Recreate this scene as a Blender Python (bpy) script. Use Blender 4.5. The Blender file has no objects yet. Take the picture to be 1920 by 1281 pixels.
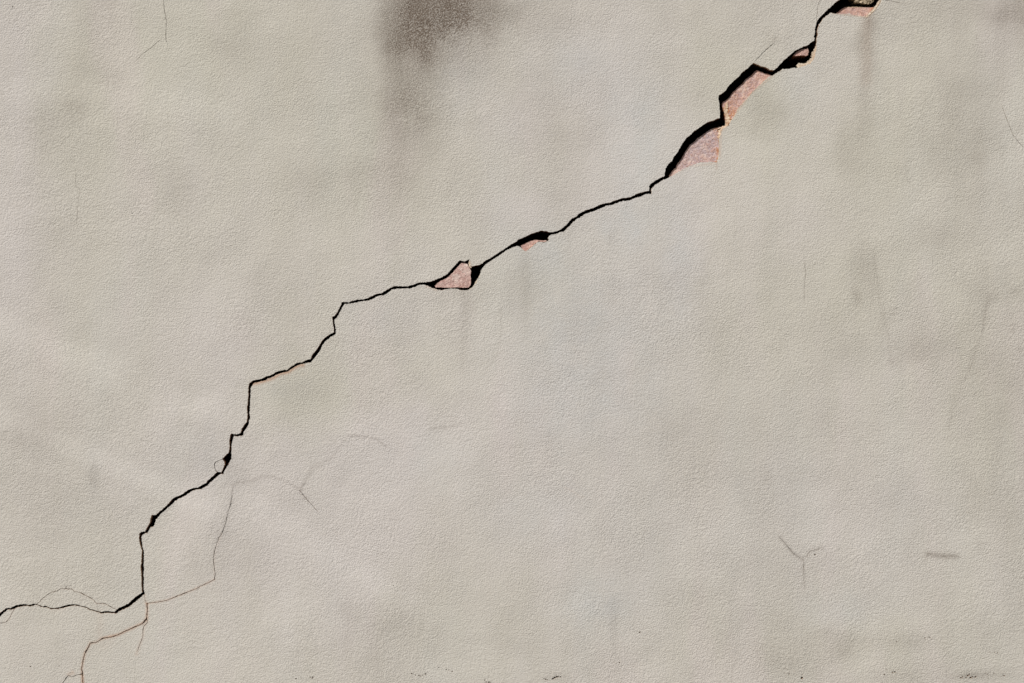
import bpy, math, random
import numpy as np
from mathutils import Vector, noise
from mathutils.geometry import delaunay_2d_cdt

random.seed(7)
sc = bpy.context.scene
C = sc.collection

# ---------------------------------------------------------------- camera
S = 0.00066                 # metres of wall per photograph pixel
ZC = 1.50                   # height of the picture centre above the ground
DIST = 3.0
cam_d = bpy.data.cameras.new('camera')
cam_d.sensor_width = 36.0
cam_d.lens = 36.0 * DIST / (1920 * S)
cam_d.clip_start = 0.05
cam_d.clip_end = 500
cam = bpy.data.objects.new('camera', cam_d)
cam.location = (0, -DIST, ZC)
cam.rotation_euler = (math.radians(90), 0, 0)
C.objects.link(cam)
sc.camera = cam

# ---------------------------------------------------------------- light
to_sun = Vector((-0.65, -0.90, 1.0)).normalized()
elev = math.asin(to_sun.z)
azim = math.atan2(to_sun.x, to_sun.y)
world = bpy.data.worlds.new('World')
sc.world = world
world.use_nodes = True
nt = world.node_tree
bg = nt.nodes['Background']
sky = nt.nodes.new('ShaderNodeTexSky')
sky.sky_type = 'NISHITA'
sky.sun_disc = False
sky.sun_elevation = elev
sky.sun_rotation = azim
nt.links.new(sky.outputs[0], bg.inputs[0])
bg.inputs[1].default_value = 0.05
sun_d = bpy.data.lights.new('sun', 'SUN')
sun_d.energy = 5.0
sun_d.angle = math.radians(0.5)
sun_d.color = (1.0, 0.955, 0.90)
sun = bpy.data.objects.new('sun', sun_d)
sun.rotation_euler = to_sun.to_track_quat('Z', 'Y').to_euler()
sun.location = to_sun * 20
C.objects.link(sun)
sc.view_settings.view_transform = 'Standard'
sc.view_settings.look = 'None'
sc.view_settings.exposure = -0.06
sc.view_settings.gamma = 1.0
sc.view_settings.use_curve_mapping = False

# ---------------------------------------------------------------- helpers
def P(px, py, d=0.0):
    """point of the wall: photo pixel, depth d (in pixel units) behind the face"""
    return ((px - 960) * S, d * S, ZC + (640.5 - py) * S)

def V(x0, y0, s, pts):
    return [(x0 + x / s, y0 + y / s) for x, y in pts]

# wall extents in pixel units
WX0, WX1, WY0, WY1 = -1400, 3300, -900, int(640.5 + ZC / S)

def rough(line, step=1.6, amp=0.42, seed=0, lo=None):
    """subdivide a polyline and make it ragged"""
    out = []
    for i in range(len(line) - 1):
        a, b = line[i], line[i + 1]
        L = math.hypot(b[0] - a[0], b[1] - a[1])
        if L < 1e-6:
            continue
        st = step if (-30 < a[0] < 1950 and -30 < a[1] < 1310) else step * 5
        n = max(1, int(L / st))
        nx, ny = -(b[1] - a[1]) / L, (b[0] - a[0]) / L
        for k in range(n):
            t = k / n
            x, y = a[0] + (b[0] - a[0]) * t, a[1] + (b[1] - a[1]) * t
            o = amp * (noise.noise(Vector((x * .33, y * .33, seed))) * 1.5 + noise.noise(Vector((x * .9, y * .9, seed + 5))) * .9)
            out.append((x + nx * o, y + ny * o))
    out.append(line[-1])
    return out

def inside(pts, poly):
    """nonzero winding test, pts (n,2) numpy"""
    poly = np.asarray(poly, float)
    res = np.zeros(len(pts), bool)
    x0, y0 = poly.min(0); x1, y1 = poly.max(0)
    idx = np.where((pts[:, 0] >= x0) & (pts[:, 0] <= x1) & (pts[:, 1] >= y0) & (pts[:, 1] <= y1))[0]
    if not len(idx):
        return res
    p = pts[idx]
    w = np.zeros(len(p), int)
    n = len(poly)
    for i in range(n):
        ax, ay = poly[i]; bx, by = poly[(i + 1) % n]
        if ay == by:
            continue
        up = (ay <= p[:, 1]) & (by > p[:, 1])
        dn = (ay > p[:, 1]) & (by <= p[:, 1])
        cr = (bx - ax) * (p[:, 1] - ay) - (p[:, 0] - ax) * (by - ay)
        w += (up & (cr > 0)).astype(int) - (dn & (cr < 0)).astype(int)
    res[idx] = w != 0
    return res

def cdt(points, polys):
    vs = [Vector(p) for p in points]
    es = []
    for poly in polys:
        b = len(vs); n = len(poly)
        vs += [Vector(p) for p in poly]
        es += [(b + i, b + (i + 1) % n) for i in range(n)]
    r = delaunay_2d_cdt(vs, es, [], 0, 1e-3, False)
    v = np.array([(p.x, p.y) for p in r[0]])
    t = np.array([f for f in r[2] if len(f) == 3], int)
    return v, t

def components(t, keep):
    """connected components (through edges) of kept triangles"""
    idx = np.where(keep)[0]
    edge = {}
    for i in idx:
        a, b, c = t[i]
        for e in ((a, b), (b, c), (c, a)):
            edge.setdefault((min(e), max(e)), []).append(i)
    nb = {}
    for fs in edge.values():
        if len(fs) == 2:
            nb.setdefault(fs[0], []).append(fs[1]); nb.setdefault(fs[1], []).append(fs[0])
    seen = set(); comps = []
    for i in idx:
        if i in seen:
            continue
        seen.add(i); st = [i]; comp = []
        while st:
            k = st.pop(); comp.append(k)
            for j in nb.get(k, ()):
                if j not in seen:
                    seen.add(j); st.append(j)
        comps.append(comp)
    return comps

def prism(name, v, tris, d_front, d_back, mats, parent, slope=(0, 0), dfun=None, attr=None, back=False, smooth=True):
    """extrude a set of 2-D triangles into the wall; front faces, broken sides"""
    tris = np.asarray(tris)
    a, b, c = v[tris[:, 0]], v[tris[:, 1]], v[tris[:, 2]]
    area = (b[:, 0] - a[:, 0]) * (c[:, 1] - a[:, 1]) - (b[:, 1] - a[:, 1]) * (c[:, 0] - a[:, 0])
    tris = tris.copy()
    flip = area < 0
    tris[flip] = tris[flip][:, ::-1]
    used = np.unique(tris)
    remap = {int(o): i for i, o in enumerate(used)}
    front = []
    for o in used:
        x, y = v[o]
        d = d_front + (dfun(x, y) if dfun else 0)
        front.append(P(x, y, d))
    verts = list(front)
    # picture y points down: a triangle that is ccw in (x, y-down) is cw seen from the camera; reverse
    faces = [(remap[int(q)], remap[int(p)], remap[int(r)]) for p, q, r in tris]
    ed = {}
    for f in faces:
        for e in ((f[0], f[1]), (f[1], f[2]), (f[2], f[0])):
            ed[e] = ed.get(e, 0) + 1
    border = [e for e in ed if (e[1], e[0]) not in ed]
    nf = len(faces)
    fv, bv = {}, {}
    def fvert(i):
        if i not in fv:
            fv[i] = len(verts); verts.append(front[i])
        return fv[i]
    def bvert(i):
        if i not in bv:
            o = used[i]; x, y = v[o]
            j = 0.5 + 0.9 * (noise.noise(Vector((x * .35, y * .35, 3.3))) + .4)
            bv[i] = len(verts); verts.append(P(x + slope[0] * j, y + slope[1] * j, d_back))
        return bv[i]
    for (i, j) in border:
        faces.append((fvert(j), fvert(i), bvert(i), bvert(j)))
    if back:
        bb = {}
        for f in faces[:nf]:
            q = []
            for i in f:
                o = used[i]
                if i not in bb:
                    bb[i] = len(verts); verts.append(P(v[o][0], v[o][1], d_back))
                q.append(bb[i])
            faces.append(tuple(reversed(q)))
    me = bpy.data.meshes.new(name)
    me.from_pydata(verts, [], faces)
    for m in mats:
        me.materials.append(m)
    mi = [0] * nf + [len(mats) - 1] * (len(faces) - nf)
    me.polygons.foreach_set('material_index', mi)
    sm = [smooth] * nf + [False] * (len(faces) - nf)
    me.polygons.foreach_set('use_smooth', sm)
    if attr is not None:
        ca = me.color_attributes.new('dirt', 'FLOAT_COLOR', 'POINT')
        arr = np.zeros((len(verts), 4), np.float32)
        pv = np.array([((x / S) + 960, 640.5 - (z - ZC) / S) for x, _, z in verts])
        arr[:] = attr(pv)
        ca.data.foreach_set('color', arr.ravel())
    me.update()
    o = bpy.data.objects.new(name, me)
    C.objects.link(o)
    if parent:
        o.parent = parent
    return o

# ---------------------------------------------------------------- materials
def mat(name):
    m = bpy.data.materials.new(name); m.use_nodes = True
    n = m.node_tree.nodes; l = m.node_tree.links
    return m, n, l, n['Principled BSDF']

def mix(n, l, fac, a, b, mode='MIX'):
    x = n.new('ShaderNodeMix'); x.data_type = 'RGBA'; x.blend_type = mode
    x.clamp_factor = True
    for sock, val in ((0, fac), (6, a), (7, b)):
        if isinstance(val, bpy.types.NodeSocket):
            l.new(val, x.inputs[sock])
        else:
            x.inputs[sock].default_value = val if sock == 0 else (*val, 1)
    return x.outputs[2]

def math_n(n, l, op, a, b=0.0, c=None, clamp=False):
    x = n.new('ShaderNodeMath'); x.operation = op; x.use_clamp = clamp
    for i, val in enumerate((a, b) if c is None else (a, b, c)):
        if isinstance(val, bpy.types.NodeSocket):
            l.new(val, x.inputs[i])
        else:
            x.inputs[i].default_value = val
    return x.outputs[0]

def noise_n(n, l, vec, scale, detail=2, rough_=0.5, dist=0.0):
    x = n.new('ShaderNodeTexNoise'); x.inputs['Scale'].default_value = scale
    x.inputs['Detail'].default_value = detail; x.inputs['Roughness'].default_value = rough_
    x.inputs['Distortion'].default_value = dist
    l.new(vec, x.inputs['Vector'])
    return x.outputs[0]

def ramp(n, l, val, lo, hi, a=0.0, b=1.0):
    x = n.new('ShaderNodeMapRange'); l.new(val, x.inputs[0])
    for i, k in ((1, lo), (2, hi), (3, a), (4, b)):
        x.inputs[i].default_value = k
    x.interpolation_type = 'SMOOTHSTEP'
    return x.outputs[0]

def plaster_material():
    m, n, l, bs = mat('plaster_face')
    co = n.new('ShaderNodeTexCoord').outputs['Object']
    at = n.new('ShaderNodeVertexColor'); at.layer_name = 'dirt'
    sep = n.new('ShaderNodeSeparateColor'); l.new(at.outputs[0], sep.inputs[0])
    soot, warm, rust = sep.outputs[0], sep.outputs[1], sep.outputs[2]
    relief = at.outputs[1]
    # limewash tone: pinkish grey to greenish beige
    mp = n.new('ShaderNodeMapping'); mp.inputs['Scale'].default_value = (1.0, 1.0, .28)
    l.new(co, mp.inputs['Vector']); cs = mp.outputs[0]      # rain runs: stretched downwards
    big = noise_n(n, l, cs, 6.5, 3, .55)
    mid = noise_n(n, l, cs, 26, 3, .6)
    t = math_n(n, l, 'ADD', warm, math_n(n, l, 'MULTIPLY', math_n(n, l, 'SUBTRACT', mid, .5), .7), clamp=True)
    base = mix(n, l, t, (0.552, 0.524, 0.498), (0.518, 0.502, 0.438))
    bl = ramp(n, l, big, .38, .66)
    base = mix(n, l, math_n(n, l, 'MULTIPLY', bl, .20), base, (0.46, 0.435, 0.39))
    cool = noise_n(n, l, cs, 7.5, 3, .55, .2)
    base = mix(n, l, ramp(n, l, cool, .50, .74, 0, .28), base, (0.510, 0.516, 0.487))
    base = mix(n, l, math_n(n, l, 'MULTIPLY', rust, -1.0, clamp=True), base, (0.492, 0.506, 0.505))
    pink = noise_n(n, l, cs, 9, 3, .55, .2)
    base = mix(n, l, ramp(n, l, pink, .54, .68, 0, .30), base, (0.580, 0.525, 0.510))
    # fine grain of the paint
    fine = noise_n(n, l, co, 420, 2, .6)
    base = mix(n, l, ramp(n, l, fine, .35, .75, 0, .10), base, (0.36, 0.33, 0.28))
    hi = noise_n(n, l, co, 900, 1, .5)
    # soot, speckled as it sits in the grain
    sp = noise_n(n, l, co, 620, 3, .75)
    s1 = math_n(n, l, 'MULTIPLY', soot, ramp(n, l, sp, .34, .64, .50, 1.50), clamp=True)
    base = mix(n, l, s1, base, (0.135, 0.105, 0.082))
    r1 = math_n(n, l, 'MULTIPLY', math_n(n, l, 'MAXIMUM', rust, 0.0), ramp(n, l, sp, .3, .7, .6, 1.3), clamp=True)
    base = mix(n, l, r1, base, (0.42, 0.235, 0.14))
    # scattered specks
    vo = n.new('ShaderNodeTexVoronoi'); vo.inputs['Scale'].default_value = 55
    l.new(co, vo.inputs['Vector'])
    gate = noise_n(n, l, co, 9, 2, .6)
    spk = math_n(n, l, 'MULTIPLY', ramp(n, l, vo.outputs['Distance'], .035, .06, 1, 0), ramp(n, l, gate, .56, .62))
    base = mix(n, l, math_n(n, l, 'MULTIPLY', spk, .45), base, (0.13, 0.11, 0.085))
    l.new(base, bs.inputs['Base Color'])
    bs.inputs['Roughness'].default_value = .92
    bs.inputs['Specular IOR Level'].default_value = .12
    # sanded relief
    g1 = noise_n(n, l, co, 640, 3.0, .6, .0)
    g2 = noise_n(n, l, co, 240, 3, .62, .0)
    gv = noise_n(n, l, co, 17, 4, .6)
    relief = math_n(n, l, 'MULTIPLY', relief, ramp(n, l, gv, .34, .66, .86, 1.12))
    g3 = noise_n(n, l, co, 42, 3, .5)
    g1c = ramp(n, l, g1, .30, .62)
    h = math_n(n, l, 'ADD', math_n(n, l, 'MULTIPLY', g1c, .80), math_n(n, l, 'MULTIPLY', g2, 1.65))
    h = math_n(n, l, 'MULTIPLY', math_n(n, l, 'SUBTRACT', h, 1.27), relief)
    h = math_n(n, l, 'ADD', h, math_n(n, l, 'MULTIPLY', g3, 1.0))
    bp = n.new('ShaderNodeBump'); bp.inputs['Distance'].default_value = 0.00056
    bp.inputs['Strength'].default_value = 1.0
    l.new(h, bp.inputs['Height']); l.new(bp.outputs[0], bs.inputs['Normal'])
    return m

def crumb_material(name, a, b, rough_scale=500, bump=.0006, c=None):
    m, n, l, bs = mat(name)
    co = n.new('ShaderNodeTexCoord').outputs['Object']
    f = noise_n(n, l, co, rough_scale, 3, .7)
    g = noise_n(n, l, co, 60, 3, .6)
    base = mix(n, l, ramp(n, l, f, .35, .65), a, b)
    if c:
        base = mix(n, l, ramp(n, l, g, .45, .62, 0, .8), base, c)
    l.new(base, bs.inputs['Base Color'])
    bs.inputs['Roughness'].default_value = .95
    bs.inputs['Specular IOR Level'].default_value = .1
    bp = n.new('ShaderNodeBump'); bp.inputs['Distance'].default_value = bump
    l.new(f, bp.inputs['Height']); l.new(bp.outputs[0], bs.inputs['Normal'])
    return m

def brick_material():
    m, n, l, bs = mat('soft_pink_brick')
    co = n.new('ShaderNodeTexCoord').outputs['Object']
    at = n.new('ShaderNodeVertexColor'); at.layer_name = 'dirt'
    sep = n.new('ShaderNodeSeparateColor'); l.new(at.outputs[0], sep.inputs[0])
    big = noise_n(n, l, co, 55, 4, .6)
    mid = noise_n(n, l, co, 260, 3, .65)
    fin = noise_n(n, l, co, 620, 3, .7)
    base = mix(n, l, ramp(n, l, mid, .38, .64), (0.44, 0.270, 0.235), (0.60, 0.425, 0.375))
    base = mix(n, l, math_n(n, l, 'MULTIPLY', ramp(n, l, big, .2, .5, 0, .85), sep.outputs[0]), base, (0.48, 0.405, 0.43))
    chalk = noise_n(n, l, co, 95, 3, .65, .5)
    base = mix(n, l, ramp(n, l, chalk, .50, .66, 0, .65), base, (0.68, 0.57, 0.52))
    base = mix(n, l, ramp(n, l, chalk, .44, .32, 0, .55), base, (0.36, 0.20, 0.165))
    base = mix(n, l, math_n(n, l, 'MULTIPLY', ramp(n, l, mid, .40, .56), sep.outputs[1]), base, (0.43, 0.190, 0.085))
    base = mix(n, l, ramp(n, l, fin, .54, .66, 0, .70), base, (0.72, 0.58, 0.48))
    base = mix(n, l, ramp(n, l, fin, .42, .34, 0, .60), base, (0.17, 0.095, 0.08))
    l.new(base, bs.inputs['Base Color'])
    bs.inputs['Roughness'].default_value = .95
    bs.inputs['Specular IOR Level'].default_value = .1
    bp = n.new('ShaderNodeBump'); bp.inputs['Distance'].default_value = .0014
    h = math_n(n, l, 'ADD', fin, math_n(n, l, 'MULTIPLY', mid, 1.4))
    l.new(h, bp.inputs['Height']); l.new(bp.outputs[0], bs.inputs['Normal'])
    return m

M_face = plaster_material()
M_side = crumb_material('plaster_broken_edge', (0.52, 0.40, 0.28), (0.62, 0.53, 0.42), 600, .0008, (0.42, 0.25, 0.15))
M_base = crumb_material('plaster_base_coat', (0.46, 0.38, 0.29), (0.68, 0.62, 0.53), 420, .0018, (0.52, 0.42, 0.32))
M_brick = brick_material()
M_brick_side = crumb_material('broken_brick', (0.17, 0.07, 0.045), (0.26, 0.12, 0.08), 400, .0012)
M_mortar = crumb_material('lime_mortar', (0.24, 0.17, 0.11), (0.34, 0.27, 0.19), 450, .0012)
M_lip = crumb_material('ochre_lime_mortar', (0.46, 0.32, 0.22), (0.70, 0.60, 0.48), 420, .0014, (0.45, 0.27, 0.17))
M_dark = crumb_material('dark_mortar', (0.05, 0.035, 0.025), (0.09, 0.065, 0.05), 300, .001)  # darker mortar for the gap's side walls and the inner leaf
M_moss = crumb_material('crusted_mortar', (0.045, 0.03, 0.012), (0.60, 0.50, 0.36), 300, .004, (0.10, 0.07, 0.03))
M_ground = crumb_material('trodden_earth', (0.16, 0.13, 0.10), (0.24, 0.20, 0.16), 30, .004)

# ---------------------------------------------------------------- traced crack, photo pixels
A = (0, 1060, 5.818); B = (160, 1000, 6.4); Cv = (180, 860, 6.4); D = (300, 760, 6.4)
E = (400, 620, 6.4); F = (520, 500, 6.4); G = (700, 400, 6.4); H = (940, 330, 6.4)
I = (1180, 200, 6.4); J = (1220, 100, 6.4); K = (1440, 60, 16.); M = (1400, 0, 6.4)
N = (1560, 0, 16.); T = (380, 820, 6.4)

U = [(-1460, 1700), (-1200, 1668), (-1190, 1600), (-900, 1560), (-880, 1470), (-640, 1440), (-620, 1350),
     (-400, 1300), (-388, 1240), (-200, 1222), (-150, 1190), (-60, 1178), (-25, 1166)]
Lw = [(-1460, 1706), (-1195, 1674), (-1183, 1606), (-893, 1566), (-873, 1476), (-633, 1446), (-613, 1356),
      (-394, 1305), (-382, 1246), (-196, 1227), (-146, 1195), (-57, 1183), (-22, 1171)]
U += V(*A, [(0,528),(30,495),(75,468),(95,465),(115,470),(150,450),(180,436),(230,428),(285,423),(310,434),(345,428),(365,417),(385,420),(410,428),(440,441),(480,450),(500,443),(520,455),(545,465),(600,466),(640,460),(690,448),(740,432),(800,426),(840,430),(890,443),(940,455),(985,476),(1030,490),(1085,508),(1130,507),(1170,500),(1250,510),(1275,485),(1300,465),(1360,440),(1410,412),(1455,370),(1510,325),(1553,300)])
Lw += V(*A, [(0,556),(40,515),(85,482),(110,485),(150,474),(190,456),(240,446),(290,440),(320,447),(360,440),(385,432),(410,434),(440,447),(475,458),(500,455),(518,461),(550,475),(620,475),(690,463),(760,443),(820,436),(880,449),(935,463),(985,488),(1030,498),(1085,515),(1100,527),(1150,517),(1200,516),(1265,525),(1300,502),(1320,490),(1390,462),(1440,425),(1500,375),(1540,340),(1565,322),(1580,310)])
U += V(*B, [(680,660),(676,600),(680,540),(672,480),(668,400),(678,330),(680,250),(685,210),(665,150),(655,90),(650,40),(655,0)])
Lw += V(*B, [(708,700),(700,640),(705,560),(700,500),(705,430),(702,380),(706,300),(706,230),(700,190),(685,120),(678,60),(680,20)])
U += V(*Cv, [(530,895),(550,878),(595,875),(600,860),(625,815),(650,775),(662,710),(680,672),(690,677),(728,675),(770,635),(830,585),(885,530),(925,480),(975,455),(1020,438),(1060,415),(1110,375),(1170,353),(1230,345),(1290,310),(1320,295),(1360,250),(1400,215),(1465,158)])
Lw += V(*Cv, [(562,905),(590,890),(622,890),(635,860),(660,818),(690,815),(712,775),(725,725),(745,705),(780,660),(850,600),(915,545),(950,505),(1000,475),(1060,450),(1100,420),(1150,385),(1200,370),(1260,362),(1330,325),(1370,285),(1420,240),(1480,190),(1500,178),(1527,184)])
U += V(*D, [(740,812),(745,790),(765,745),(780,710),(775,685),(765,665),(750,645),(785,605),(825,575),(835,530),(838,480),(833,430),(842,390),(850,350),(862,338),(880,345),(925,350),(970,335),(980,290),(1010,240),(1040,205),(1050,150),(1050,100),(1045,60),(1045,20)])
Lw += V(*D, [(775,780),(800,745),(815,715),(830,690),(845,655),(857,630),(856,590),(858,520),(860,460),(870,420),(880,385),(885,365),(930,370),(975,362),(1000,352),(1000,325),(1025,285),(1060,230),(1070,180),(1080,140),(1072,90),(1075,50)])
U += V(*E, [(412,896),(415,830),(420,780),(422,720),(418,690),(430,640),(470,605),(530,592),(580,580),(635,550),(680,543),(720,520),(750,502),(800,485),(850,473),(880,478),(910,450),(960,420),(1010,388),(1060,385),(1130,350),(1170,345),(1185,300),(1215,260),(1260,200),(1300,130),(1340,85),(1390,50),(1445,25)])
Lw += V(*E, [(437,896),(440,830),(448,780),(445,720),(452,680),(465,650),(490,625),(560,610),(620,593),(650,575),(710,555),(745,530),(800,510),(850,495),(885,492),(920,468),(980,430),(1015,410),(1050,402),(1120,385),(1160,382),(1195,350),(1240,290),(1280,235),(1300,190),(1340,125),(1400,80),(1465,38)])
U += V(*F, [(678,785),(678,740),(668,690),(662,640),(657,605),(690,590),(720,550),(745,500),(770,455),(775,430),(800,425),(860,430),(920,408),(970,400),(1040,395),(1100,375),(1150,350),(1190,330),(1250,325),(1300,290),(1350,260),(1410,238),(1480,237),(1560,240),(1640,215),(1690,195),(1760,192)])
Lw += V(*F, [(698,760),(695,720),(685,670),(682,630),(710,612),(740,560),(765,510),(790,465),(805,447),(870,440),(930,432),(990,415),(1060,412),(1130,392),(1180,362),(1220,345),(1280,340),(1330,305),(1380,270),(1440,262),(1500,257),(1580,260),(1650,240),(1700,215),(1750,213)])
U += V(*G, [(690,822),(760,795),(840,760),(900,720),(960,650),(1000,605),(1035,568),(1055,570),(1080,580),(1110,578),(1140,560),(1155,548),(1150,575),(1165,600),(1160,625),(1180,640),(1220,635),(1280,618),(1320,598),(1350,565),(1400,545),(1480,490),(1560,440),(1640,385),(1700,350)])
Lw += V(*G, [(640,862),(690,890),(740,900),(770,915),(820,920),(860,910),(930,900),(1000,905),(1060,920),(1110,925),(1160,905),(1190,890),(1210,855),(1240,820),(1255,780),(1275,740),(1285,690),(1310,650),(1335,620),(1380,585),(1460,535),(1540,480),(1600,440),(1680,400)])
U += V(*H, [(220,760),(290,730),(350,700),(420,675),(480,658),(520,660),(550,665),(570,678),(620,675),(660,665),(710,645),(750,615),(800,570),(850,510),(900,490),(940,450),(1000,420),(1070,395),(1130,375),(1190,345),(1250,328),(1310,320),(1370,295),(1430,275),(1500,262),(1560,255),(1620,220),(1700,195),(1770,180),(1778,150),(1770,125)])
Lw += V(*H, [(185,835),(225,850),(250,875),(285,905),(310,890),(370,845),(420,800),(450,785),(520,795),(560,775),(565,760),(560,740),(570,715),(600,702),(650,695),(690,675),(750,660),(800,615),(860,550),(880,530),(940,495),(1000,455),(1060,435),(1130,410),(1220,375),(1270,350),(1330,345),(1400,315),(1450,298),(1540,290),(1600,262),(1680,240),(1740,212),(1800,215),(1802,190),(1795,165),(1800,145),(1860,95)])
U += V(*I, [(250,940),(290,905),(340,875),(400,845),(422,835),(428,790),(438,740),(465,700),(515,650),(530,610),(580,550),(600,510),(650,430),(690,375),(745,335),(780,295),(840,255),(900,215),(930,195),(1000,170),(1040,155),(1060,145),(1085,140)])
Lw += V(*I, [(384,888),(440,865),(500,835),(530,815),(580,785),(650,740),(720,710),(780,690),(830,668),(900,665),(970,660),(1020,662),(1045,668),(1062,620),(1078,550),(1080,480),(1075,400),(1095,330),(1110,270),(1150,240),(1190,225),(1210,180)])
U += V(*J, [(832,720),(830,660),(825,600),(815,550),(818,510),(860,480),(900,450),(940,390),(1000,330),(1060,280),(1100,230),(1170,180),(1200,145),(1235,118),(1270,130),(1320,155),(1390,172),(1430,200),(1475,205)])
Lw += V(*J, [(985,775),(1020,720),(1050,650),(1100,600),(1170,520),(1220,460),(1270,410),(1340,350),(1400,290),(1440,265),(1470,260)])
U += V(*K, [(280,1080),(350,990),(450,890),(560,790),(640,720),(720,640),(830,560),(900,520),(1000,480),(1070,440),(1180,410),(1280,330),(1380,270),(1400,200),(1380,140),(1400,70),(1420,0)])
Lw += V(*K, [(300,1190),(420,1110),(520,1105),(680,1085),(800,1065),(900,1070),(1000,1030),(1150,980),(1250,940),(1310,880),(1370,790),(1400,700),(1420,600),(1450,480),(1450,400),(1460,290),(1450,200),(1475,120),(1485,40),(1475,0)])
U += V(*M, [(820,350),(835,300),(842,265),(860,235),(900,190),(940,150),(975,115)])
Lw += V(*M, [(845,350),(860,320),(865,290),(885,270),(910,225),(945,195),(975,175),(1000,150)])
U += V(*N, [(0,190),(100,80),(190,20),(260,-20)]) + [(1590, -14), (1625, -24), (1655, -34), (1690, -60)]
Lw += V(*N, [(50,395),(100,400),(280,410),(520,400),(640,450),(840,470),(1040,495),(1130,440),(1230,360),(1320,260),(1400,140),(1480,0)]) + [(1658, -14), (1664, -26), (1672, -34), (1696, -54)]
U += [(1698, -130), (1760, -170), (1840, -200), (1850, -300), (1960, -350), (2080, -390), (2090, -500), (2200, -560), (2330, -600), (2340, -720), (2440, -770), (2450, -960)]
Lw += [(1704, -126), (1764, -165), (1845, -195), (1856, -296), (1963, -345), (2085, -385), (2096, -496), (2203, -555), (2335, -595), (2346, -716), (2446, -766), (2457, -960)]

Ur = rough([(x - .25, y - .35) for x, y in U], 1.4, .6, 1.0)
Lw = [(x + .4, y + .6) for x, y in Lw]
Lr = rough(Lw, 1.4, .75, 9.0)
opening = Ur + Lr[::-1]

# hairline cracks: (points, width in px)
hair = [
 (V(0,0,3,[(920,-30),(920,0),(925,60),(935,110),(934,170),(932,210),(936,238)]), .75),
 (V(0,0,3,[(912,216),(870,250),(835,280),(800,305),(755,352)]), .65),
 (V(0,0,3,[(427,950),(427,1050),(447,1060),(445,1110),(438,1160),(430,1270)]), .28),
 (V(*M,[(890,-30),(885,0),(860,50),(850,100),(850,160),(840,220),(846,268)]), .7),
 (V(*M,[(345,510),(290,550),(230,600),(160,670),(100,730),(83,768)]), .7),
 (V(1280,0,3,[(1795,590),(1805,625),(1835,700),(1860,760),(1890,800),(1940,850)]), .55),
 (V(*A,[(400,424),(440,390),(470,358),(530,310),(575,288),(610,288),(670,253),(720,260),(785,255),(810,290),(870,293),(940,330),(1000,360),(1020,375),(1055,415),(1130,413),(1180,435),(1282,488)]), .62),
 (V(*A,[(785,255),(780,235),(775,212)]), .45), (V(*A,[(720,260),(722,240),(724,226)]), .55),
 (V(*A,[(1058,415),(1064,470),(1088,516)]), .3),
 (V(*A,[(158,474),(130,520),(105,575),(75,610),(50,628),(-40,632)]), .55),
 (V(*A,[(1576,312),(1583,380),(1605,430)]), .32),
 (V(*B,[(740,845),(755,835),(830,828),(920,815),(990,800),(1070,765),(1150,735),(1250,695),(1330,665),(1400,625),(1480,590),(1555,550),(1562,480),(1552,400),(1540,290),(1560,200),(1590,100),(1615,40),(1645,0)]) + V(*Cv,[(1560,780),(1590,640),(1620,540),(1635,440)]), .62),
 (V(*Cv,[(1635,440),(1638,380),(1640,325)]), .3),
 (V(*B,[(748,840),(740,860),(747,900),(738,1020),(700,1070),(660,1100),(580,1130),(490,1170),(400,1215),(320,1245),(215,1260)]) + V(*A,[(1050,840),(985,850),(960,900),(925,960),(905,1040),(890,1130),(900,1180),(904,1290)]), .95),
 (V(*A,[(897,1185),(840,1195),(785,1218),(745,1200),(715,1240),(680,1290)]), .85),
 (V(*B,[(738,1020),(747,1070),(705,1110),(690,1160),(690,1240),(670,1280)]) + V(*A,[(1550,800),(1520,880),(1495,940)]), .6),
 (V(*T,[(1160,635),(1190,670),(1245,740),(1300,800),(1340,850),(1380,890)]), .5),
 (V(*T,[(1165,640),(1190,590),(1240,540)]), .28),
 (V(1400,960,4.267,[(260,200),(320,265),(370,330),(440,375)]), .38),
 (V(1400,960,4.267,[(455,380),(457,480),(450,530)]), .45),
 (V(1400,960,4.267,[(480,360),(500,315),(560,300),(615,280)]), .42),
 (V(1280,427,3,[(685,200),(692,250),(684,330),(683,420)]), .38),
 (V(*D,[(705,806),(675,790),(660,750),(653,710),(670,680),(700,665),(760,640)]), .75),
 (V(*G,[(1153,470),(1167,520),(1156,556)]), .38),
 (V(*M,[(1600,-8),(1660,2),(1740,12),(1850,40)]), .5),
 (V(1280,0,3,[(1650,190),(1655,235)]), .4),
]
def ribbon(pts, w, seed):
    c = rough(pts, 2.2, .55, seed)
    n = len(c); a, b = [], []
    for i, (x, y) in enumerate(c):
        p, q = c[max(0, i - 1)], c[min(n - 1, i + 1)]
        L = math.hypot(q[0] - p[0], q[1] - p[1]) or 1
        nx, ny = -(q[1] - p[1]) / L, (q[0] - p[0]) / L
        ww = w * .5 * (.75 + 1.1 * noise.noise(Vector((x * .12, y * .12, seed + 2))) + .6 * noise.noise(Vector((x * .5, y * .5, seed))))
        ww = max(ww, w * .32) * min(1, .25 + .2 * min(i, n - 1 - i) if w < .9 else 1)
        a.append((x + nx * ww, y + ny * ww)); b.append((x - nx * ww, y - ny * ww))
    return a + b[::-1]
cuts = [ribbon(p, w * (1.9 if p[0][1] > 700 and p[0][0] < 700 else 1.25), 11.0 + k) for k, (p, w) in enumerate(hair)]

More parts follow.
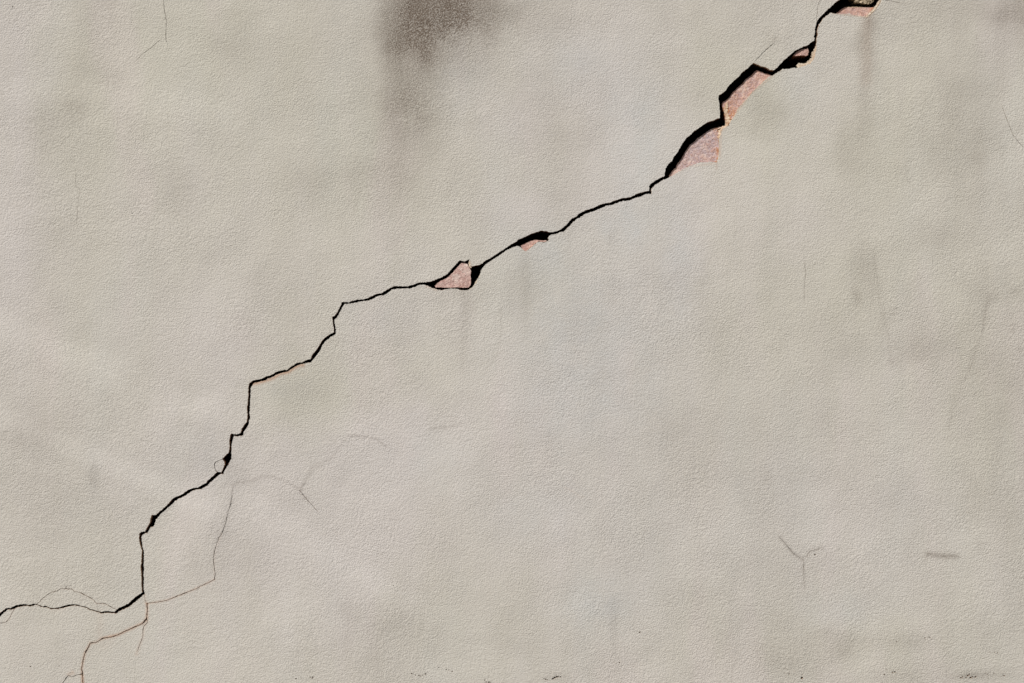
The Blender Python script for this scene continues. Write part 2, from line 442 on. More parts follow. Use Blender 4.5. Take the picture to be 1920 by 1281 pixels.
# small pits where grains have fallen out
pit_pts = []
def pits(x0, y0, s, lst):
    for q in lst:
        pit_pts.append((x0 + q[0] / s, y0 + q[1] / s, q[2]))
pits(540,1180,3.2,[(133,250,1.1),(135,285,1.2),(150,285,1.4),(146,292,1.2),(50,295,1.5),(85,296,.8),(742,265,1.3),(765,274,.9),(785,275,1.5),(793,280,1.2),(808,274,1),(825,268,1.5),(905,230,1),(920,232,.8),(950,242,1.2),(965,245,1),(985,253,1.4),(1180,305,1.2),(1190,318,1.2),(1205,318,1.6),(1215,318,1),(1545,300,1.4),(1536,296,1),(1555,303,1.1),(1590,297,1.9),(1600,290,1.8),(1612,286,2),(1635,285,1.6),(1622,284,1.2)])
pits(1320,1180,3.2,[(510,268,1.5),(587,292,2.3),(588,270,.9),(1130,258,1.5),(1145,257,1.7),(1082,272,1.3),(1095,240,.9),(1355,48,1.3),(1325,52,1.1),(1345,47,.8),(1745,138,1.2),(1762,142,1.3),(1715,137,.9),(1540,292,1.4),(1550,286,1.5),(1572,290,1.6),(1582,277,1.7),(1592,270,1.3),(1600,290,1.7),(1610,284,1.4),(1628,287,1.8),(1800,278,1.4),(1793,275,1),(1700,270,1),(1155,73,1.1),(1690,262,.9),(1740,265,.9),(1705,295,.9)])
pit_pts += [(1527.7, 1039.7, 1.6), (57, 1250, 1.3), (111, 1249, 1.1), (1161.5, 1242.5, 1.2), (737.5, 1098, 1.0), (737, 1090, .7), (23.5, 12.5, 1.1), (248.5, 400, 1.1), (1199.5, 1186, 1.3), (1200.3, 1184.2, .8)]
for x, y, r in pit_pts:
    k = 7; rr = random.Random(int(x * 13 + y))
    cuts.append([(x + r * 1.15 * rr.uniform(.6, 1.25) * math.cos(6.283 * i / k), y + r * 1.0 * rr.uniform(.6, 1.2) * math.sin(6.283 * i / k)) for i in range(k)])

# ---------------------------------------------------------------- dirt map (stains with a shape of their own)
blobs = []   # x, y, rx, ry, amount (soot)
def b(*a): blobs.append(a)
for q in [(775,-60,85,90,.42),(781,35,19,70,.24),(740,40,34,60,.13),(790,60,50,60,.18),(850,-25,64,70,.34),(845,45,56,60,.18),(775,85,46,40,.10),(790,110,90,80,.09),(890,30,60,60,.08),
          (775,170,50,70,.10),(765,192,30,34,.08),(775,200,50,60,.08),(758,240,50,70,.08),(790,300,60,60,.04),(725,90,22,110,.16),(900,15,60,50,.14),(970,25,80,30,.08),
          (750,345,50,35,.07),(720,400,50,60,.05),(600,330,50,50,.05),(700,310,40,20,.06),(665,330,30,20,.05),(880,130,40,40,.06),
          (185,45,36,40,.08),(200,5,20,20,.08),(150,190,60,26,.07),(135,196,14,8,.09),(95,225,40,30,.07),(75,265,40,30,.06),(160,130,40,30,.05),(210,150,20,14,.06),(230,225,26,10,.04),
          (435,70,40,40,.06),(430,100,30,20,.05),(460,25,40,8,.04),(330,360,34,50,.06),(575,345,50,40,.05),(610,70,40,70,.04),
          (985,45,80,30,.05),(1000,180,60,60,.05),(1060,260,60,30,.04),(1060,330,60,60,.05),(1440,40,60,60,.06),(1450,70,16,12,.06),(1345,150,50,50,.05),(1300,30,80,40,.05),
          (1436,205,34,46,.08),(1440,230,50,30,.05),(1626,60,15,40,.11),(1624,100,19,60,.10),(1630,40,8,10,.1),(1620,180,20,50,.06),(1600,265,34,60,.08),(1590,310,12,30,.06),
          (1850,15,90,24,.13),(1905,40,40,40,.14),(1900,10,40,30,.1),(1785,55,30,20,.06),(1690,60,60,60,.04),(1830,240,40,90,.06),(1832,292,18,9,.08),(1800,170,40,60,.06),(1790,250,50,80,.04),(1870,110,60,60,.05),
          (1622,512,24,40,.09),(1640,480,30,20,.05),(1607,556,6,14,.12),(1604,548,3,8,.08),(1612,562,4,6,.08),(1658,600,9,34,.07),(1675,590,6,8,.08),(1768,440,40,18,.09),(1745,455,26,12,.07),(1740,655,44,36,.07),(1715,665,20,14,.06),
          (1860,558,14,10,.10),(1850,535,40,30,.05),(1905,545,8,6,.12),(1900,615,5,12,.14),(1912,655,5,4,.18),(1880,640,50,120,.06),(1880,760,50,60,.07),(1845,585,8,30,.06),(1826,650,8,60,.04),(1582,663,20,16,.05),(1675,678,9,6,.08),(1570,600,30,40,.03),
          (866,575,18,34,.09),(868,625,16,60,.05),(985,500,13,40,.05),(975,545,22,50,.05),(990,590,10,80,.03),(850,555,40,14,.05),(1146,449,4,9,.08),(860,740,60,60,.02),(740,700,30,60,.02),
          (1240,800,60,40,.05),(1400,900,90,50,.05),(1440,895,8,8,.05),(1520,1050,60,40,.03),(560,745,40,28,.05),(540,725,50,20,.04),
          (652,1142,20,26,.08),(690,1170,40,30,.07),(700,1225,60,30,.04),(1150,1165,8,34,.10),(1150,1215,6,30,.05),(1148,1130,14,12,.04),(948,1150,60,60,.04),
          (1588,1208,36,16,.11),(1583,1222,14,12,.08),(1690,1203,40,14,.09),(1500,1215,90,40,.05),(1460,1240,50,30,.05),(1380,1150,60,60,.03),(1690,1270,60,14,.08),(1815,1268,24,6,.25),(1860,1265,40,8,.10),(1045,1270,20,5,.12),(1520,1110,40,30,.04),
          (45,800,60,26,.08),(60,830,50,20,.05),(305,735,40,20,.04),(180,885,10,24,.05),(175,905,6,12,.06),(500,1210,40,30,.03),
          (1700,920,60,40,.03),(1850,930,60,60,.05),(1900,1000,40,60,.04),(1835,1025,6,14,.07),(1574,918,14,3,.06),
          (1290,1120,60,40,.03),(1730,60,8,60,.02),(1560,1241,3,3,.1)]:
    b(*q)
sm_lines = [  # soot along lines: pts, half width, amount
 (V(1400,960,4.267,[(1450,335),(1500,340),(1540,350),(1560,347),(1590,357),(1620,350),(1650,357),(1690,354)]), 4.6, .28),
 (V(1400,960,4.267,[(1450,330),(1480,345),(1530,348)]), 5.5, .14),
 (V(1400,960,4.267,[(1590,352),(1660,355)]), 6.5, .14),
 (V(1400,960,4.267,[(1450,340),(1420,395)]), 2.8, .17),
 (V(1400,960,4.267,[(1320,390),(1360,415)]), 1.4, .10),
 (V(1400,960,4.267,[(1382,420),(1380,500)]), 1.6, .06),
 (V(1400,960,4.267,[(260,200),(320,265),(370,330),(440,375)]), 3.0, .27),
 (V(1400,960,4.267,[(455,380),(457,480),(462,600)]), 2.4, .18),
 (V(1400,960,4.267,[(480,360),(500,315),(560,300),(615,280)]), 2.8, .22),
 (V(1280,427,3,[(1705,430),(1690,540),(1640,690),(1620,780),(1540,900),(1510,1030),(1490,1200)]), 3.5, .06),
 (V(1280,427,3,[(670,100),(685,200),(692,250),(684,330),(683,420)]), 1.8, .08),
 (V(0,0,3,[(427,950),(427,1050),(447,1060),(445,1110),(438,1160),(430,1270)]), 2, .07),
 (V(0,0,3,[(945,640),(955,740),(950,850),(948,1000)]), 2, .05),
 (V(640,0,3,[(850,590),(840,760),(835,900)]), 1.8, .06),
 (V(640,427,3,[(890,440),(900,560),(880,700),(840,770),(800,830)]), 2.4, .06),
 ([(120,1000),(126,1060),(128,1098)], 2, .05),
 (V(1280,0,3,[(310,1110),(295,1200),(290,1330)]), 2, .05),
 (V(1280,854,3,[(310,1120),(280,1200),(275,1281)]), 1.8, .10),
 (V(*M,[(1640,-20),(1740,12),(1920,50)]), 2.5, .13),
 ([(1440,90),(1455,70)], 4, .10),
 ([(118,1098),(130,1102)], 3, .12),
]
ru_lines = [ # rust / ochre along lines
 (V(*A,[(158,474),(105,575),(50,628)]), 2, .12),
 (V(*B,[(740,845),(920,815),(1150,735),(1400,625),(1555,550),(1552,400),(1560,200),(1645,0)]), 1.6, .12),
 (V(*A,[(410,420),(530,310),(670,253),(785,255),(940,330),(1055,415),(1180,435)]), 1.4, .10),
]
ru_lines += [
 (V(*B,[(740,845),(745,900),(738,1020),(700,1070),(580,1130),(490,1170),(400,1215),(200,1262)]) + V(*A,[(1050,840),(985,850),(960,900),(925,960),(905,1040),(890,1130),(900,1180),(904,1290)]), 2.4, .36),
 (V(*B,[(740,845),(830,828),(990,800),(1150,735),(1330,665),(1555,550)]), 1.9, .24),
]
sm_lines += [
 (V(0,500,1.64,[(925,680),(960,615),(1020,590),(1070,520),(1120,522),(1160,530),(1190,555)]), 2.2, .15),
 (V(0,500,1.64,[(1320,497),(1400,490)]), 2.0, .12),
 (V(700,400,1.0175,[(245,180),(243,240),(230,280),(205,305)]), 1.8, .08),
 (V(1200,0,.996,[(650,560),(635,640),(600,730),(575,800)]), 2.4, .08),
 (V(1200,0,.996,[(436,470),(448,560),(462,620),(470,680)]), 3.0, .08),
 (V(1200,0,.996,[(495,330),(512,350)]), 1.8, .10),
 (V(0,500,1.64,[(290,600),(280,650),(288,660)]), 2.6, .06),
 (V(600,0,1.792,[(130,650),(120,700),(110,730)]), 1.8, .08),
 ([(1315,460),(1316,560),(1312,640)], 2.5, .05),
 ([(1505,600),(1512,680)], 1.8, .05), ([(868,545),(870,640),(866,700)], 5, .05), ([(983,480),(985,560),(982,640)], 9, .03),
 ([(1626,40),(1624,110),(1618,200),(1610,320)], 11, .05),
]
sm_lines += [ # algae along lines
 (V(*T,[(365,575),(420,545),(500,535),(600,515),(680,475),(760,470),(850,475),(950,510),(1050,555),(1120,605),(1165,640),(1245,740)]), 3.4, .17),
 (V(*T,[(1165,640),(1190,590),(1260,500),(1300,440),(1340,360),(1440,345)]), 2.4, .13),
 (V(*T,[(365,575),(355,640),(350,760),(300,920),(250,1100),(190,1230)]), 2.2, .12),
 (V(640,427,3,[(480,1140),(530,1130),(620,1122),(680,1100)]), 2.2, .10),
 (V(640,427,3,[(30,1170),(110,1170),(190,1185),(240,1230)]), 2.0, .07),
]
ru_lines += [
 (V(*B,[(740,845),(745,900),(738,1020),(700,1070),(580,1130),(400,1215),(200,1262)]), 2.6, .26),
 (V(*B,[(738,1020),(745,1070),(705,1110),(690,1240)]) + V(*A,[(1550,800),(1520,880),(1490,960)]), 2.6, .22),
 (V(*B,[(710,735),(725,830)]), 3, .18),
 (V(*A,[(985,850),(925,960),(890,1130),(900,1280)]), 2, .20),
 (V(*A,[(1230,800),(1180,860),(1130,880)]), 8, .06),
 (V(*A,[(790,1160),(800,1180),(740,1190)]), 3.2, .26),
 (V(*A,[(895,1200),(905,1290)]), 3, .25),
 (V(*A,[(1095,530),(1095,640),(1080,760)]), 6, .08),
 (V(*A,[(560,490),(600,500),(700,475)]), 3, .06),
 (V(*E,[(470,640),(560,622),(640,600),(720,570),(800,520),(900,500),(960,455),(1020,420),(1070,412)]), 3.4, .70),
 (V(*E,[(1060,520),(1110,530)]), 3, .10),
 (V(640,854,3,[(1255,180),(1310,205),(1345,235),(1365,232)]), 1.8, .22),
 (V(*G,[(640,880),(720,905),(760,925)]), 1.8, .3),
 (V(*G,[(1160,580),(1180,640)]), 1.6, .25),
 (V(*H,[(220,870),(285,915),(420,820),(560,785)]), 1.6, .3),
 (V(*I,[(530,825),(720,720),(1050,680),(1045,740)]), 1.8, .22),
 (V(*I,[(1090,600),(1105,300),(1200,225)]), 1.5, .30),
 (V(*N,[(0,400),(1040,520),(1130,460),(1340,240)]), 1.2, .4),
 ([(1625,34),(1624,150)], 11, .10),
 (V(*J,[(1000,760),(1200,490),(1470,268)]), 1.3, .35),
 ([(1519,115),(1518,128)], 2.5, .12),
 ([(1300,800),(1310,850)], 30, .0),
]
warm_blobs = [ # tone: + greenish beige, - pinkish grey
 (30,220,50,260,-.5),(20,620,60,160,-.3),(400,680,120,130,-.35),(560,150,200,200,.1),(760,640,90,150,-.15),(600,900,160,80,-.4),(730,810,70,60,-.4),
 (950,230,60,50,-.3),(1150,150,120,160,-.3),(1180,340,120,80,-.15),(980,400,60,40,-.4),(1160,580,120,150,-.25),(1000,760,160,100,-.3),(1100,1000,180,140,-.3),
 (700,1050,120,120,-.35),(500,1010,100,120,-.35),(1540,190,60,120,-.25),(1290,450,30,120,-.4),(1500,420,60,50,-.2),(1500,900,80,60,-.2),(1550,1010,150,90,-.2),(1700,930,80,60,-.2),
 (150,200,120,160,.35),(400,60,160,120,.3),(700,300,150,150,.3),(1440,200,60,80,.4),(1330,120,60,100,.3),(1600,280,80,100,.3),(1750,200,150,200,.25),(560,740,80,60,.6),
 (560,600,60,60,.2),(800,700,100,60,.25),(1620,540,100,90,.3),(1850,700,100,200,.35),(1650,1220,250,60,.2),(850,1150,120,100,.25),(1000,520,60,60,.25),(1480,560,120,120,.15),
 (250,900,120,90,-.2),(200,1060,120,120,.15),(100,620,120,80,.15),(250,500,150,60,.1),(1350,640,100,80,.1),(300,700,90,80,.1),(1450,1150,160,60,.1)]

def seg_dist(p, a, c):
    a = np.array(a); c = np.array(c); d = c - a
    L = (d ** 2).sum() or 1e-9
    t = np.clip(((p - a) @ d) / L, 0, 1)
    q = a + t[:, None] * d
    return np.hypot(*(p - q).T)

def dirt(p):
    out = np.zeros((len(p), 4))
    # wobble the lookup so that outlines are irregular
    w = np.array([(noise.noise(Vector((x * .018, y * .018, 1))) + .5 * noise.noise(Vector((x * .05, y * .05, 2))),
                   noise.noise(Vector((x * .018, y * .018, 7))) + .5 * noise.noise(Vector((x * .05, y * .05, 8)))) for x, y in p])
    q = p + w * 16
    soot = np.zeros(len(p)); warm = np.full(len(p), .52); rust = np.zeros(len(p))
    for x, y, rx, ry, a in blobs:
        s = 1.15
        pp = q if min(rx, ry) > 14 else p + w * 3
        soot += a * (1.0 if a > .13 else 1.35) * np.exp(-(((pp[:, 0] - x) / (rx * s)) ** 2 + ((pp[:, 1] - y) / (ry * s)) ** 2))
    # abrupt left edge of the big soot run
    edge = 1 / (1 + np.exp(-(q[:, 0] - 696) / 20.0))
    near = np.exp(-((q[:, 0] - 700) / 60.) ** 2) * np.exp(-np.clip(q[:, 1], 0, None) / 130.)
    soot *= 1 - near * (1 - edge)
    # weathering elsewhere on the wall, outside the picture too
    n1 = np.array([noise.noise(Vector((x * .006, y * .0045, 20))) + .5 * noise.noise(Vector((x * .02, y * .012, 30))) for x, y in p])
    soot += np.clip(n1 * .06, -.02, .08)
    outside = np.clip(-(p[:, 1]) / 500., 0, 1)
    soot += outside * np.clip(n1 + .2, 0, 1) * .5
    foot = np.clip((p[:, 1] - 1500) / 1400., 0, 1)
    soot += foot * np.clip(n1 + .4, 0, 1) * .5
    for pts, hw, a in sm_lines:
        dd = np.min([seg_dist(p, pts[i], pts[i + 1]) for i in range(len(pts) - 1)], 0)
        soot += a * np.exp(-(dd / hw) ** 2)
    for pts, hw, a in ru_lines:
        dd = np.min([seg_dist(p, pts[i], pts[i + 1]) for i in range(len(pts) - 1)], 0)
        rust += a * np.exp(-(dd / hw) ** 2)
    for x, y, rx, ry, a in warm_blobs:
        warm += 1.3 * a * np.exp(-(((q[:, 0] - x) / (rx * 1.2)) ** 2 + ((q[:, 1] - y) / (ry * 1.2)) ** 2))
    n2 = np.array([noise.noise(Vector((x * .004, y * .004, 50))) for x, y in p])
    n3 = np.array([noise.noise(Vector((x * .03, y * .022, 60))) + .7 * noise.noise(Vector((x * .085, y * .07, 61))) for x, y in p])
    n4 = np.array([noise.noise(Vector((x * .034, y * .0035, 70))) + .6 * noise.noise(Vector((x * .09, y * .008, 71))) for x, y in p])
    soot = soot * (1 + .08 * n3 + .12 * n4) + .008 * n3
    side = .45 + .9 * np.clip((p[:, 0] - 1350) / 500., 0, 1) * np.clip(1.3 - p[:, 1] / 900., 0, 1)
    soot += side * .040 * np.clip(n4 + .1, -.2, 1)
    out[:, 0] = np.clip(soot, 0, .9)
    out[:, 1] = np.clip(warm, 0, 1)
    for x, y, rx, ry, a in ((1090, 600, 150, 120, .38), (1110, 760, 150, 90, .28), (1195, 260, 60, 130, .42), (1275, 470, 34, 130, .35), (1010, 470, 60, 40, .4),
                            (540, 730, 50, 30, .15), (1170, 420, 60, 40, .4), (860, 150, 50, 60, .25), (1080, 120, 80, 60, .3), (800, 860, 90, 60, .2), (1000, 960, 100, 60, .25),
                            (700, 590, 60, 40, .2), (380, 860, 60, 50, .2), (1500, 160, 40, 60, .2), (1120, 1130, 60, 50, .4), (1570, 1140, 60, 40, .3)):
        rust -= a * (1 + .5 * n3) * np.exp(-(((q[:, 0] - x) / rx) ** 2 + ((q[:, 1] - y) / ry) ** 2))
    out[:, 2] = np.clip(rust, -.8, .8)
    # sanded relief: softer beside the crack's middle, coarser low and right
    rel = .92 + .18 * n2 + .16 * np.clip((p[:, 0] - 900) / 1000, -1, 1) * np.clip((p[:, 1]) / 1200, 0, 1) \
        - .22 * np.exp(-(((p[:, 0] - 1400) / 260) ** 2 + ((p[:, 1] - 330) / 200) ** 2)) - .1 * np.exp(-(((p[:, 0] - 960) / 200) ** 2 + ((p[:, 1] - 420) / 160) ** 2))
    out[:, 3] = rel
    return out

# ---------------------------------------------------------------- the wall
root = bpy.data.objects.new('rendered_wall', None)
root.location = (0, 0, 0)
root.empty_display_size = .2
root['label'] = 'weathered beige rendered wall split by one long black diagonal crack baring pink brick'
root['category'] = 'wall'
root['kind'] = 'thing'
C.objects.link(root)

LIGHT_BANDS = [((-90, 585), (440, 785), 34, 3.6), ((-90, 745), (480, 985), 26, 3.2), ((400, 900), (800, 1150), 28, 3.0), ((560, 1120), (860, 1290), 30, 1.6), ((-60, 170), (420, 200), 40, 2.0)]
def undulate(x, y):
    n = noise.noise
    h = 0.0
    # broad ridges added so their sunward slopes show pale bands of reflected light
    for (ax, ay), (bx, by), w, A in LIGHT_BANDS:
        L = math.hypot(bx - ax, by - ay); ux, uy = (bx - ax) / L, (by - ay) / L
        t = (x - ax) * ux + (y - ay) * uy
        q = -(x - ax) * uy + (y - ay) * ux + 14 * n(Vector((x * .006, y * .006, 33)))
        if q < -w or q > 330:
            continue
        f = min(max(t / 80 + .5, 0), 1) * min(max((L - t) / 120 + .5, 0), 1)
        if f <= 0:
            continue
        k = min((q + w) / (2 * w), 1); k = k * k * (3 - 2 * k)
        if q > w:
            e = (q - w) / (330 - w); k *= 1 - e * e * (3 - 2 * e)
        h += A * f * k * 1.8
    return (-h + 1.15 * n(Vector((x * .0065, y * .0075, 0))) + .55 * n(Vector((x * .017, y * .019, 4)))
            + .22 * n(Vector((x * .045, y * .05, 9)))
            + 1.3 * math.exp(-((x - 1180) / 220) ** 2 - ((y - 620) / 160) ** 2) * .5)

pts = []
g = random.Random(3)
def add_grid(x0, x1, y0, y1, st, hole=None):
    y = y0; r = 0
    while y <= y1:
        x = x0 + (st / 2 if r % 2 else 0)
        while x <= x1:
            if not (hole and hole[0] <= x <= hole[1] and hole[2] <= y <= hole[3]):
                pts.append((min(max(x + g.uniform(-.2, .2) * st, x0), x1), min(max(y + g.uniform(-.2, .2) * st, y0), y1)))
            x += st
        y += st * .87; r += 1
add_grid(-40, 1960, -40, 1320, 8)
add_grid(WX0 + 5, WX1 - 5, WY0 + 5, WY1 - 5, 45, (-40, 1960, -40, 1320))
# denser points where thin stains run
for pl, hw, a in sm_lines + ru_lines:
    if a <= 0 or hw > 6:
        continue
    for i in range(len(pl) - 1):
        (ax, ay), (bx, by) = pl[i], pl[i + 1]
        L = math.hypot(bx - ax, by - ay) or 1
        nx, ny = -(by - ay) / L, (bx - ax) / L
        for k in range(int(L / 3) + 1):
            t = k * 3 / L
            for o in (-2.2, -1.1, 0, 1.1, 2.2):
                pts.append((ax + (bx - ax) * t + nx * o * hw, ay + (by - ay) * t + ny * o * hw))
pts = [p for p in pts if WX0 < p[0] < WX1 and WY0 < p[1] < WY1]
rect = [(WX0, WY0), (WX1, WY0), (WX1, WY1), (WX0, WY1)]
v, t = cdt(pts, [rect, opening] + cuts)
cen = v[t].mean(1)
ok = (cen[:, 0] > WX0) & (cen[:, 0] < WX1) & (cen[:, 1] > WY0) & (cen[:, 1] < WY1)
ok &= ~inside(cen, opening)
for c in cuts:
    ok &= ~inside(cen, c)
comps = sorted(components(t, ok), key=len, reverse=True)
THK = 12.4
slab_count = 0
for comp in comps:
    tri = t[comp]
    a, bq, cq = v[tri[:, 0]], v[tri[:, 1]], v[tri[:, 2]]
    area = np.abs((bq[:, 0] - a[:, 0]) * (cq[:, 1] - a[:, 1]) - (bq[:, 1] - a[:, 1]) * (cq[:, 0] - a[:, 0])).sum() / 2
    if area < 12:
        continue
    big = area > 1e5
    o = prism('plaster' if big else 'plaster_flake', v, tri, 0, THK, [M_face, M_side], root,
              slope=(-.30, -.45), dfun=undulate, attr=dirt)
    slab_count += 1
print('plaster pieces', slab_count, 'tris', len(t))

# ---------------------------------------------------------------- masonry behind
# regions of the opening where brick stays (extends under the shadow); (polygon, depth or None)
stay = [
 # brick under the top opening
 (V(*N,[(180,345),(420,180),(620,168),(860,168),(1100,182),(1380,190),(1520,100),(1500,600),(200,560),(60,470)]), 14.6, .2, .25),
 # long brick between the two upper joints
 (V(*J,[(835,600),(880,500),(960,420),(1060,330),(1160,245),(1235,165),(1290,170),(1400,215),(1490,235),(1540,300),(1200,700),(1000,790),(900,795),(885,700)]), 12.8, .45, .35),
 # brick under it, greyer
 (V(*I,[(480,830),(560,700),(640,560),(740,430),(840,350),(960,270),(1100,225),(1160,225),(1160,700),(700,800),(520,860)]), 12.8, 1.0, .22),
 (V(*D,[(770,690),(840,640),(880,640),(850,740),(812,712),(790,705)]), 9.5, .0, .2),
 (V(*D,[(985,350),(1003,322),(1020,370),(990,380)]), 9.5, .0, .3),
]
stay_polys = [rough(p + [p[0]], 2.5, .6, 30 + i)[:-1] for i, (p, *_) in enumerate(stay)]
# bricks that stick forward, wholly inside the opening
proud = [
 (V(*H,[(232,836),(262,818),(300,800),(350,775),(400,765),(470,770),(545,772),(530,788),(450,782),(420,797),(370,842),(310,888),(284,900),(250,872)]), 9.6, .1, .1),
 (V(*G,[(735,868),(800,815),(880,775),(950,715),(1010,640),(1062,590),(1110,596),(1135,618),(1150,650),(1172,690),(1165,740),(1172,800),(1168,862),(1140,890),(1060,893),(1000,885),(920,893),(860,893),(800,888),(745,890)]), 4.6, .15, .0),
 (V(*K,[(760,705),(860,600),(1000,520),(1100,500),(1170,520),(1190,465),(1215,500),(1235,590),(1215,625),(1205,690),(1150,715),(1080,690),(960,700),(860,712)]), 4.6, .1, .15),
]
proud_polys = [rough(p + [p[0]], 1.5, .5, 60 + i)[:-1] for i, (p, *_) in enumerate(proud)]

# courses: 113 px = 75 mm
rects = []
joint = 8
for k in range(-2, 12):
    y0 = 8 + 113 * k + joint / 2; y1 = y0 + 113 - joint
    off = (k % 2) * 170 + 30 + 9 * math.sin(k * 2.1)
    for i in range(-2, 7):
        x0 = off + 340 * i + 4; x1 = x0 + 332
        # keep only bricks the crack runs through or beside
        cp = [(x, y) for x, y in U + Lw if x0 - 25 < x < x1 + 25 and y0 - 12 < y < y1 + 12]
        if cp and x1 > -60 and x0 < 1980:
            rects.append([(x0, y0), (x1, y0), (x1, y1), (x0, y1)])
rects_r = [rough(r + [r[0]], 12, .9, 80 + i)[:-1] for i, r in enumerate(rects)]

cr = np.array(rect)
KS = 12.0
shade = [(x + .65 * KS, y + KS) for x, y in opening]  # brick is cut away along this shadow band so it reads black
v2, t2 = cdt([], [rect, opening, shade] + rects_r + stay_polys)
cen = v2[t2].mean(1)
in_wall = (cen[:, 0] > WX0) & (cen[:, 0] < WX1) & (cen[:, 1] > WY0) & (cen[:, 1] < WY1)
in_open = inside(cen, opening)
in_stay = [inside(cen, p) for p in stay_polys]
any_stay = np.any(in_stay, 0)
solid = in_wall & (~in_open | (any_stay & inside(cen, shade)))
used_brick = np.zeros(len(t2), bool)
def brick_dirt(lav, orange):
    def f(p):
        o = np.zeros((len(p), 4)); o[:, 0] = lav; o[:, 1] = orange; o[:, 3] = 1
        for cx, cy, r, a in ((1364, 216, 15, .95), (1348, 238, 8, .8), (1350, 262, 6, .9), (1349, 280, 6, .9), (1347, 300, 7, .8), (1638, 14, 5, .7)):
            o[:, 1] += a * np.exp(-(((p[:, 0] - cx) / r) ** 2 + ((p[:, 1] - cy) / (r * 1.3)) ** 2))
        o[:, 1] = np.clip(o[:, 1], 0, 1)
        return o
    return f
bump = lambda x, y: .9 * noise.noise(Vector((x * .11, y * .11, 2))) + .5 * noise.noise(Vector((x * .3, y * .3, 5)))
n_brick = 0
def subdivide(vv, tri, st=3.0):
    """fill a piece with extra points so that its face can be uneven"""
    used = np.unique(tri)
    box = vv[used]
    # boundary loops as constraints
    ed = {}
    for f in tri:
        for e in ((f[0], f[1]), (f[1], f[2]), (f[2], f[0])):
            k = (min(e), max(e)); ed[k] = ed.get(k, 0) + 1
    be = [e for e, c in ed.items() if c == 1]
    ids = sorted({i for e in be for i in e}); mp = {i: n for n, i in enumerate(ids)}
    vs = [Vector(vv[i]) for i in ids]; es = [(mp[a_], mp[b_]) for a_, b_ in be]
    x0, y0 = box.min(0); x1, y1 = box.max(0)
    gx = np.arange(x0 + st, x1, st); gy = np.arange(y0 + st, y1, st)
    if len(gx) and len(gy):
        gp = np.array([(x + g.uniform(-.8, .8), y + g.uniform(-.8, .8)) for x in gx for y in gy])
        vis = inside(gp, opening)
        gp = gp[vis]
        vs += [Vector(p) for p in gp]
    r = delaunay_2d_cdt(vs, es, [], 0, 1e-3, False)
    nv = np.array([(p.x, p.y) for p in r[0]]); nt_ = np.array([f for f in r[2] if len(f) == 3], int)
    c = nv[nt_].mean(1)
    keep = np.zeros(len(nt_), bool)
    a_, b_, c_ = vv[tri[:, 0]], vv[tri[:, 1]], vv[tri[:, 2]]
    for p, q, s in zip(a_, b_, c_):
        keep |= inside(c, [p, q, s])
    return nv, nt_[keep]
for rp in rects_r:
    m = solid & inside(cen, rp)
    used_brick |= m
    for comp in components(t2, m):
        tri = t2[comp]
        a, bq, cq = v2[tri[:, 0]], v2[tri[:, 1]], v2[tri[:, 2]]
        area = np.abs((bq[:, 0] - a[:, 0]) * (cq[:, 1] - a[:, 1]) - (bq[:, 1] - a[:, 1]) * (cq[:, 0] - a[:, 0])).sum() / 2
        if area < 30:
            continue
        lav, orange, dep, shown = .3, .1, 12.9 + random.uniform(0, 1.2), False
        for s, (poly, dd, lv, og) in zip(in_stay, stay):
            if s[comp].sum() and (s & in_open)[comp].any():
                lav, orange, dep, shown = lv, og, dd, True
        if shown:
            nv, ntri = subdivide(v2, tri)
        else:
            nv, ntri = v2, tri
        prism('brick', nv, ntri, dep, 160, [M_brick, M_brick_side], root, slope=(-.7, -1.1) if shown else (0, 0),
              dfun=bump if shown else None, attr=brick_dirt(lav, orange))
        n_brick += 1
for poly, (pp, dd, lv, og) in zip(proud_polys, proud):
    vv, tt = cdt([], [poly])
    tt = tt[inside(vv[tt].mean(1), poly)]
    nv, ntri = subdivide(vv, tt, 2.2)
    prism('brick', nv, ntri, dd, 150, [M_brick, M_brick_side], root, slope=(0, .2), dfun=bump, attr=brick_dirt(lv, og))
    n_brick += 1
print('bricks', n_brick)
# mortar: everything that is neither brick nor gap
mt = solid & ~used_brick
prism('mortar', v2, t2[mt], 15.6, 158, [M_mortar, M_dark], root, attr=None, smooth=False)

# crusts of ochre mortar and base coat that stand in the opening
def crust(name, poly, d0, d1, m, seed, st=2.0, slope=(-.5, -.8), rg=.6):
    pl = rough(poly + [poly[0]], 1.2, rg, seed)[:-1]
    vv, tt = cdt([], [pl])
    tt = tt[inside(vv[tt].mean(1), pl)]
    nv, ntri = subdivide(vv, tt, st)
    return prism(name, nv, ntri, d0, d1, [m, m], root, slope=slope, dfun=lambda x, y: 1.3 * noise.noise(Vector((x * .3, y * .3, seed))))
crust('mortar_crust', V(*J,[(908,590),(930,585),(935,640),(930,700),(945,745),(965,780),(930,800),(905,790),(900,740),(884,690),(890,640)]), 11.6, 16, M_lip, 101)
crust('mortar_crust', V(*J,[(905,800),(950,795),(975,790),(930,860),(890,900),(845,925),(850,890),(800,910),(835,885),(880,870),(905,860)]), 10.6, 16, M_lip, 102)
crust('mortar_crust', V(*I,[(1075,270),(1105,262),(1095,330),(1080,380),(1062,360),(1075,310)]), 11.5, 16, M_lip, 103)
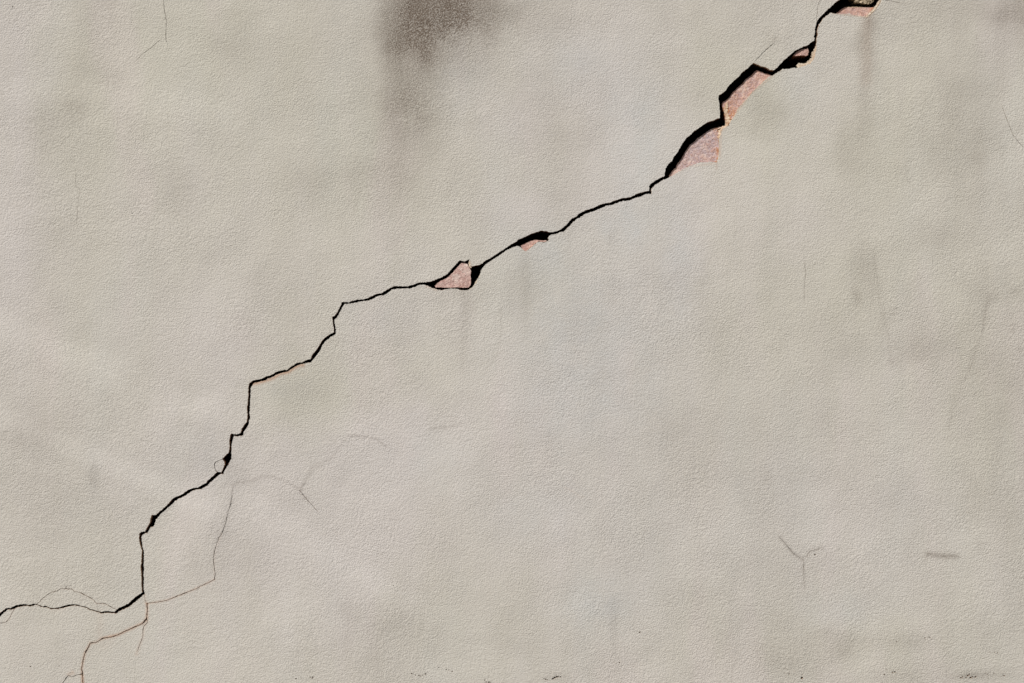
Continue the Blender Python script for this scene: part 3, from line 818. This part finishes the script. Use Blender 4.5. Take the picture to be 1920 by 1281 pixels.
crust('mortar_crust', V(*N,[(560,-60),(700,-20),(690,60),(780,80),(850,70),(930,85),(1020,95),(1120,100),(1200,80),(1260,40),(1290,-60)]), 9.5, 60, M_moss, 104, slope=(0, .2), rg=.9)
crust('plaster_base_coat', V(*K,[(880,1015),(940,920),(1030,935),(1060,955),(1150,925),(1170,885),(1250,850),(1300,810),(1310,730),(1345,620),(1380,560),(1420,480),(1452,420),(1475,500),(1450,640),(1410,760),(1350,880),(1260,970),(1150,1010),(1010,1060),(910,1085)]), 3.2, 12, M_base, 105, rg=1.7)
crust('plaster_base_coat', V(*G,[(1150,560),(1172,585),(1190,640),(1170,660),(1150,640),(1140,600)]), 3.0, 9, M_base, 106)
crust('plaster_base_coat', V(*G,[(1222,835),(1262,780),(1282,735),(1290,745),(1268,800),(1235,850),(1205,900),(1150,925),(1160,905),(1195,888)]), 2.8, 9, M_base, 107)
crust('plaster_base_coat', V(*M,[(1440,190),(1480,155),(1530,105),(1560,60),(1600,0),(1616,-10),(1600,30),(1565,85),(1535,125),(1485,172),(1442,202)]), 4.0, 14, M_base, 108)

# inner leaf that closes the gap at the back
def box(name, x0, x1, y0, y1, d0, d1, m):
    vs = [P(x, y, d) for d in (d0, d1) for x, y in ((x0, y0), (x1, y0), (x1, y1), (x0, y1))]
    fs = [(0, 3, 2, 1), (4, 5, 6, 7), (0, 1, 5, 4), (1, 2, 6, 5), (2, 3, 7, 6), (3, 0, 4, 7)]
    me = bpy.data.meshes.new(name); me.from_pydata(vs, [], fs); me.materials.append(m)
    o = bpy.data.objects.new(name, me); C.objects.link(o); o.parent = root
    return o
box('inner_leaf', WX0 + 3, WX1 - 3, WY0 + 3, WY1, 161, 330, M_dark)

# ---------------------------------------------------------------- ground
me = bpy.data.meshes.new('ground')
me.from_pydata([(-120, -120, 0), (120, -120, 0), (120, 120, 0), (-120, 120, 0)], [], [(0, 1, 2, 3)])
me.materials.append(M_ground)
gr = bpy.data.objects.new('ground', me); gr['kind'] = 'structure'
C.objects.link(gr)
